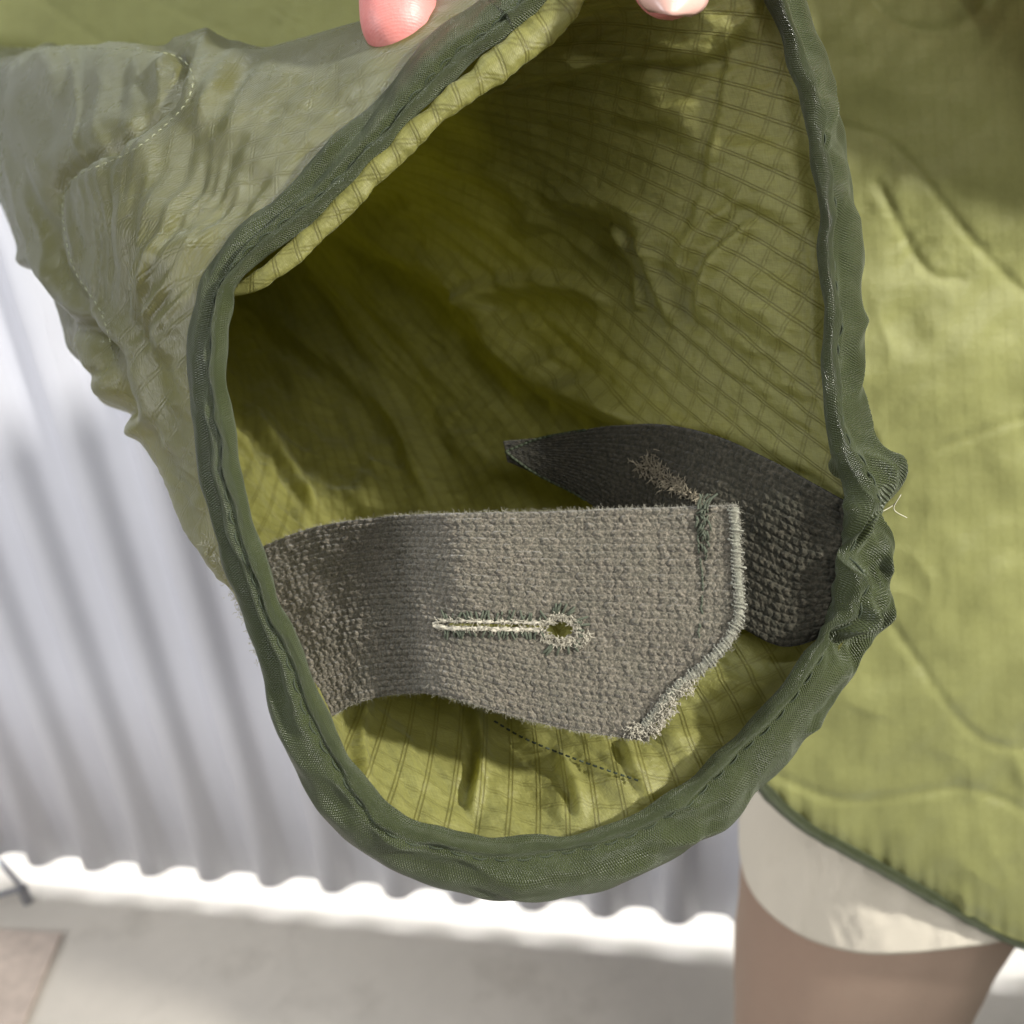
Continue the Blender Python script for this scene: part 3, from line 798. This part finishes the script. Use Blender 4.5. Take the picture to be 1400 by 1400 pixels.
# buttonhole: dark satin stitches round the slit, worn cream edge
def stitch(F, u0, v0, u1, v1, lift, n=5):
    a = at(F, u0, v0); b = at(F, u1, v1); t = np.linspace(0, 1, n)[:, None]
    p = a * (1 - t) + b * t; p[:, 2] -= 0.0001 + lift * np.sin(t[:, 0] * np.pi); return W3(p)
paths = []; rr = []
rg = np.random.default_rng(3)
for s in (-1, 1):
    for u in np.arange(606, 742, 3.4):
        y0 = 853 + (u - 600) * .02 + s * (5 if s < 0 else 6); y1 = y0 + s * rg.uniform(5, 16)
        if rg.random() < .3: continue
        paths.append(stitch(FA, u, y0, u + rg.uniform(-7, 9), y1, .0005)); rr.append(0.00028)
for a in np.sort(rg.uniform(-2.5, 2.5, 24)):
    r0_, r1_ = 23 + rg.uniform(-4, 3), 33 + rg.uniform(-5, 7)
    paths.append(stitch(FA, HOLE[0] + math.cos(a) * r0_ * 1.1, HOLE[1] + math.sin(a) * r0_, HOLE[0] + math.cos(a + .12) * r1_ * 1.1, HOLE[1] + math.sin(a + .12) * r1_, .0006)); rr.append(0.0003)
v_, f_ = tubes(paths, rr, 5)
bh = link('buttonhole', v_, f_, M_WORN, tabA)
paths = []; rr = []
for s, j in ((-1, 0), (1, 1), (1, 2)):
    us_ = np.linspace(592, 738, 60)
    P = np.array([at(FA, u, 853 + (u - 600) * .02 + s * (4.5 - 4 * max(0, (606 - u) / 14)) + (2 if j == 2 else 0)) for u in us_])
    P[:, 2] -= 0.0005 + 0.0003 * noise(np.arange(60) / 3., np.zeros(60), 7 + j)
    P[:, 1] += 0.00035 * noise(np.arange(60) / 4., np.zeros(60), 17 + j)
    paths.append(W3(P)); rr.append(0.00034 * (1 + 1.1 * noise(np.arange(60) / 2.5, np.zeros(60), 27 + j)))
v_, f_ = tubes(paths, rr, 7)
link('worn_edge', v_, f_, M_CREAM, bh)
anc = []; dr_ = []
for k in range(1500):
    if rg.random() < .45:
        u = rg.uniform(596, 745); v = 853 + (u - 600) * .02 + rg.choice([-5, 5]) + rg.normal(0, 1.2); d = np.array([rg.normal(0, 1), rg.normal(0, .5), -.6]); 
    else:
        a = rg.uniform(-2.9, 2.9) if rg.random() < .7 else rg.uniform(.2, 1.4); r_ = rg.uniform(15, 26) * (1.45 if .1 < a < .9 else 1)
        u = HOLE[0] + math.cos(a) * r_ * 1.15; v = HOLE[1] + math.sin(a) * r_ * .85
        d = np.array([math.cos(a) * rg.normal(0, 1), math.sin(a) * rg.normal(0, 1), -.7]) + rg.normal(0, .4, 3)
    p = at(FA, u, v).copy(); p[2] -= .0003; anc.append(p); dr_.append(d)
v_, f_ = fibres(anc, dr_, 0.0013, 0.00014, .6, 6, 4)
link('frayed_fibres', v_, f_, M_CREAM, bh, kind='stuff')

# dark seam down the end of the tab with a thread knot at its top
paths = []; rr = []
q = spline([(958, 700), (954, 740), (960, 790), (958, 840), (952, 885)], 30)
for i in range(0, 29):
    if rg.random() < (.15 if i < 14 else .5): continue
    paths.append(stitch(FA, q[i, 0], q[i, 1], q[i + 1, 0] + rg.normal(0, 1), q[i + 1, 1] - 1.2, .0004)); rr.append(0.00026)
for k in range(26):
    u = 960 + rg.normal(0, 5); v = rg.uniform(686, 752)
    paths.append(stitch(FA, u, v, u + rg.normal(0, 5), v + rg.uniform(6, 16), .0010)); rr.append(0.00026)
for k in range(5):
    a = at(FA, 955 + k * 2, 696); pts = [a + np.array([0.0006 * k * j / 4 + rg.normal(0, .0002), -0.0009 * j, -.0008]) for j in range(5)]
    paths.append(W3(np.array(pts))); rr.append(0.0003)
v_, f_ = tubes(paths, rr, 5)
link('seam_stitching', v_, f_, M_WORN, tabA, kind='stuff')

# wool fuzz over the tab and along its edges
anc = []; dr_ = []
nv_, nu_ = FA.shape[:2]
ks = np.argwhere(KA)
for k in range(3600):
    if k < 1900:
        i, j = ks[rg.integers(len(ks))]; d = np.array([rg.normal(0, 1), rg.normal(0, 1), -.55])
    elif k < 2800:
        i = rg.choice([0, 1, 2, 3]); j = rg.integers(0, nu_); d = np.array([rg.normal(0, .6), -.8, -.4])
        if not KA[i, j]: continue
    else:
        i = nv_ - 1 - rg.integers(0, 4); j = rg.integers(0, nu_); d = np.array([rg.normal(0, .6), .8, -.4])
        if not KA[i, j]: continue
    anc.append(FA[i, j]); dr_.append(d)
for k in range(4200):
    p = EP[rg.integers(len(EP))] + rg.normal(0, .0006, 3); anc.append(p); dr_.append(np.array([.6, .3, -.4]) + rg.normal(0, .5, 3))
v_, f_ = fibres(anc, dr_, 0.0012, 0.000045, .5, 8, 4)
link('wool_fuzz', v_, f_, M_FIBRE, tabA, kind='stuff')

# rear tab: edge thread and frayed buttonhole
paths = []; rr = []
for poly in ([(690, 618), (740, 599), (800, 588)], [(690, 618), (720, 640), (745, 655), (800, 684)]):
    q = spline(poly, 18)
    for i in range(17):
        paths.append(stitch(FB, q[i, 0], q[i, 1], q[i + 1, 0], q[i + 1, 1], .0007)); rr.append(0.0004)
v_, f_ = tubes(paths, rr, 5); link('edge_stitching', v_, f_, M_THREAD, tabB, kind='stuff')
anc = []; dr_ = []
for k in range(420):
    t = rg.random() ** 1.2; u = 878 + 84 * t + rg.normal(0, 5 * (1 - t) + 2); v = 634 + 54 * t + rg.normal(0, 6 * (1 - t) + 2)
    p = at(FB, u, v).copy(); p[2] -= .0005; anc.append(p); dr_.append(np.array([rg.normal(.4, .7), rg.normal(.3, .7), -.6]))
v_, f_ = fibres(anc, dr_, 0.0028, 0.00020, .45, 9, 4); link('frayed_buttonhole', v_, f_, M_FRAY, tabB, kind='stuff')

# quilting thread on the shell, stitched seam on the lower lining
paths = []; rr = []
for poly, G, m1 in ((lobe, Go, M_PALE),):
    q = spline(poly, 150)
    for i in range(0, 148, 2):
        if q[i, 0] < -60: continue
        a = surf(Go, q[i, 0], q[i, 1]); b = surf(Go, q[i + 1, 0], q[i + 1, 1]); a[2] -= .0004; b[2] -= .0004
        mm = (a + b) / 2; mm[2] -= .0003
        paths.append(W3(np.array([a, mm, b]))); rr.append(0.00017)
v_, f_ = tubes(paths, rr, 5); link('quilt_stitching', v_, f_, M_OLIVE, shell, kind='stuff')
paths = []; rr = []
q = spline([(676, 985), (720, 1010), (790, 1038), (872, 1066)], 44)
for i in range(0, 43, 2):
    a = surf(Gi, q[i, 0], q[i, 1]); b = surf(Gi, q[i + 1, 0], q[i + 1, 1]); a[2] -= .0006; b[2] -= .0006
    mm = (a + b) / 2; mm[2] -= .0003; paths.append(W3(np.array([a, mm, b]))); rr.append(0.00028)
v_, f_ = tubes(paths, rr, 5); link('seam_stitching', v_, f_, M_THREAD, lining, kind='stuff')
# frayed batting along the outer seam at the left
anc = []; dr_ = []
q = spline([(268, 738), (290, 775), (312, 818), (330, 860), (348, 905)], 60)
for k in range(420):
    i = rg.integers(0, 60); p = C3(q[i, 0] + rg.normal(15, 5), q[i, 1] + rg.normal(0, 4), .2565 + rg.normal(0, .0008)); anc.append(p)
    dr_.append(np.array([-.7, .25, -.2]) + rg.normal(0, .5, 3))
v_, f_ = fibres(anc, dr_, 0.0015, 0.00010, .7, 10, 5); link('frayed_batting', v_, f_, M_PALE, shell, kind='stuff')
# a loose thread end sticking out from the binding
lt = C3(np.array([1205, 1222, 1232, 1222, 1240]), np.array([700, 690, 676, 696, 708]), np.array([.262, .262, .261, .262, .262]))
v_, f_ = tubes([W3(spline(lt, 30))], [0.00013], 5); link('loose_thread', v_, f_, M_PALE, binding)

# ================================================================== HAND
k = NT('skin'); o_ = k.obj()
n1 = k.noise(o_, 90, 4, 0.6); n2 = k.noise(o_, 900, 3, 0.6)
col = k.ramp(n1, [(0.3, (0.58, 0.185, 0.17)), (0.7, (0.64, 0.25, 0.22))])
p = k.n('BsdfPrincipled'); k.put(p.inputs['Base Color'], col); p.inputs['Roughness'].default_value = 0.45
p.inputs['Subsurface Weight'].default_value = 0.25; p.inputs['Subsurface Radius'].default_value = (0.004, 0.0015, 0.001); p.inputs['Subsurface Scale'].default_value = 0.6
wv_ = k.n('TexWave', wave_type='RINGS'); k.put(wv_.inputs['Vector'], o_); wv_.inputs['Scale'].default_value = 500; wv_.inputs['Distortion'].default_value = 3
k.put(p.inputs['Normal'], k.bump(wv_.outputs[1], 0.12, 0.0002, k.bump(n2, 0.25, 0.0005))); k.put(k.out.inputs[0], p.outputs[0]); M_SKIN = k.m
def capsule_chain(pts, rads, sides=28, sub=14):
    P = spline(np.concatenate([np.asarray(pts, float), np.asarray(rads, float)[:, None]], 1), sub * len(pts))
    c, r = P[:, :3], P[:, 3]
    t = np.gradient(c, axis=0); t /= np.linalg.norm(t, axis=1, keepdims=True)
    ref = np.array([0.2, 0.1, -1.0]); a = np.cross(t, ref); a /= np.linalg.norm(a, axis=1, keepdims=True); b = np.cross(t, a)
    th = np.arange(sides) * 2 * np.pi / sides
    rows = []
    for k in np.linspace(0.02, 1, 10)[:-1]:      # root cap
        rows.append(c[0] - t[0] * r[0] * math.cos(k * math.pi / 2) + r[0] * math.sin(k * math.pi / 2) * (np.cos(th)[:, None] * a[0] + np.sin(th)[:, None] * b[0]))
    for i in range(len(c)): rows.append(c[i] + r[i] * (np.cos(th)[:, None] * a[i] + np.sin(th)[:, None] * b[i] * 0.9))
    for k in np.linspace(1, 0.02, 12)[1:]:       # fingertip
        rows.append(c[-1] + t[-1] * r[-1] * 1.15 * math.cos(k * math.pi / 2) + r[-1] * math.sin(k * math.pi / 2) * (np.cos(th)[:, None] * a[-1] + np.sin(th)[:, None] * b[-1] * 0.9))
    g = np.array(rows); n = len(g)
    f = [list(x) for x in gridfaces(n, sides, True)] + [list(range(sides))[::-1], [(n - 1) * sides + i for i in range(sides)]]
    return g.reshape(-1, 3), f
def CH(l): return np.array([C3(*x) for x in l])
chains = [  # thumb inside the cuff, index outside it, the other three curled above, palm and wrist
    (CH([(1010, -430, .245), (985, -290, .232), (950, -150, .231), (922, -50, .235)]), [.014, .0125, .0115, .0105]),
    (CH([(700, -520, .30), (600, -330, .295), (556, -150, .283), (545, -25, .2630), (544, 24, .2600)]), [.0115, .0105, .0098, .0100, .0098]),
    (CH([(800, -560, .315), (720, -380, .325), (680, -210, .32), (690, -110, .305)]), [.0115, .0105, .0095, .0085]),
    (CH([(900, -580, .32), (850, -420, .335), (820, -270, .33), (820, -180, .315)]), [.011, .010, .009, .008]),
    (CH([(990, -590, .32), (970, -460, .33), (950, -340, .325), (940, -260, .315)]), [.0095, .0088, .008, .0072]),
    (CH([(720, -560, .298), (850, -760, .30), (1000, -900, .30)]), [.014, .019, .021]),
    (CH([(820, -590, .308), (930, -760, .305), (1050, -900, .30)]), [.014, .019, .021]),
    (CH([(920, -600, .312), (1010, -760, .305), (1080, -900, .30)]), [.0135, .018, .021]),
    (CH([(1010, -450, .25), (1030, -650, .27), (1060, -880, .29)]), [.015, .019, .021]),
    (CH([(1040, -840, .30), (1280, -420, .312), (1680, -140, .306), (2300, -150, .290), (3000, -220, .27)]), [.024, .025, .029, .033, .038])]
VV = []; FF = []; b0 = 0
for c, r in chains:
    v_, f_ = capsule_chain(c, r); VV.append(v_); FF += [[i + b0 for i in q_] for q_ in f_]; b0 += len(v_)
HO = W3(C3(1000, -700, .30))
hand = bpy.data.objects.new('hand', None)
me = bpy.data.meshes.new('hand'); me.from_pydata((W3(np.concatenate(VV)) - HO).tolist(), [], FF); me.update()
me.materials.append(M_SKIN)
hand = bpy.data.objects.new('hand', me); COL.objects.link(hand); hand.location = HO
rm = hand.modifiers.new('join', 'REMESH'); rm.mode = 'VOXEL'; rm.voxel_size = 0.0011; rm.use_smooth_shade = True
sm = hand.modifiers.new('smooth', 'SMOOTH'); sm.factor = 0.5; sm.iterations = 8
tag(hand, 'hand holding the top of the cuff open, thumb inside and fingertip outside', 'hand')
M_NAIL = plain('fingernail', (0.58, 0.36, 0.30), 0.28, 0.5, 300, 0.08)
def nail(tipu, tipv, d, du, dv, halfw, length, bulge):
    """curved plate lying on the finger; (du,dv) points to the fingertip"""
    a = np.linspace(-1, 1, 17); l = np.linspace(0, 1, 18)
    A_, L_ = np.meshgrid(a, l)
    w = halfw * (0.86 + 0.14 * np.sin(L_ * np.pi)) * np.where(L_ > .75, np.sqrt(np.clip(1 - ((L_ - .75) / .27) ** 2, 0, 1)) * .55 + .45, 1)
    u = tipu - du * length * (1 - L_) + (-dv) * A_ * w; v = tipv - dv * length * (1 - L_) + du * A_ * w - dv * 6 * A_ ** 2 * 0
    z = d + bulge * A_ ** 2 + 0.0016 * (L_ - .4) ** 2
    g_ = W3(C3(u, v, z)); o = link('nail', g_, gridfaces(18, 17), M_NAIL, hand)
    s = o.modifiers.new('thickness', 'SOLIDIFY'); s.thickness = 0.0006
nail(916, 20, .2245, -.12, .99, 52, 95, 0.0055)
nail(552, 76, .2705, .12, .99, 40, 80, -0.005)
nr = len([o for o in S.objects])
print('objects', nr)
S.render.engine = 'CYCLES'
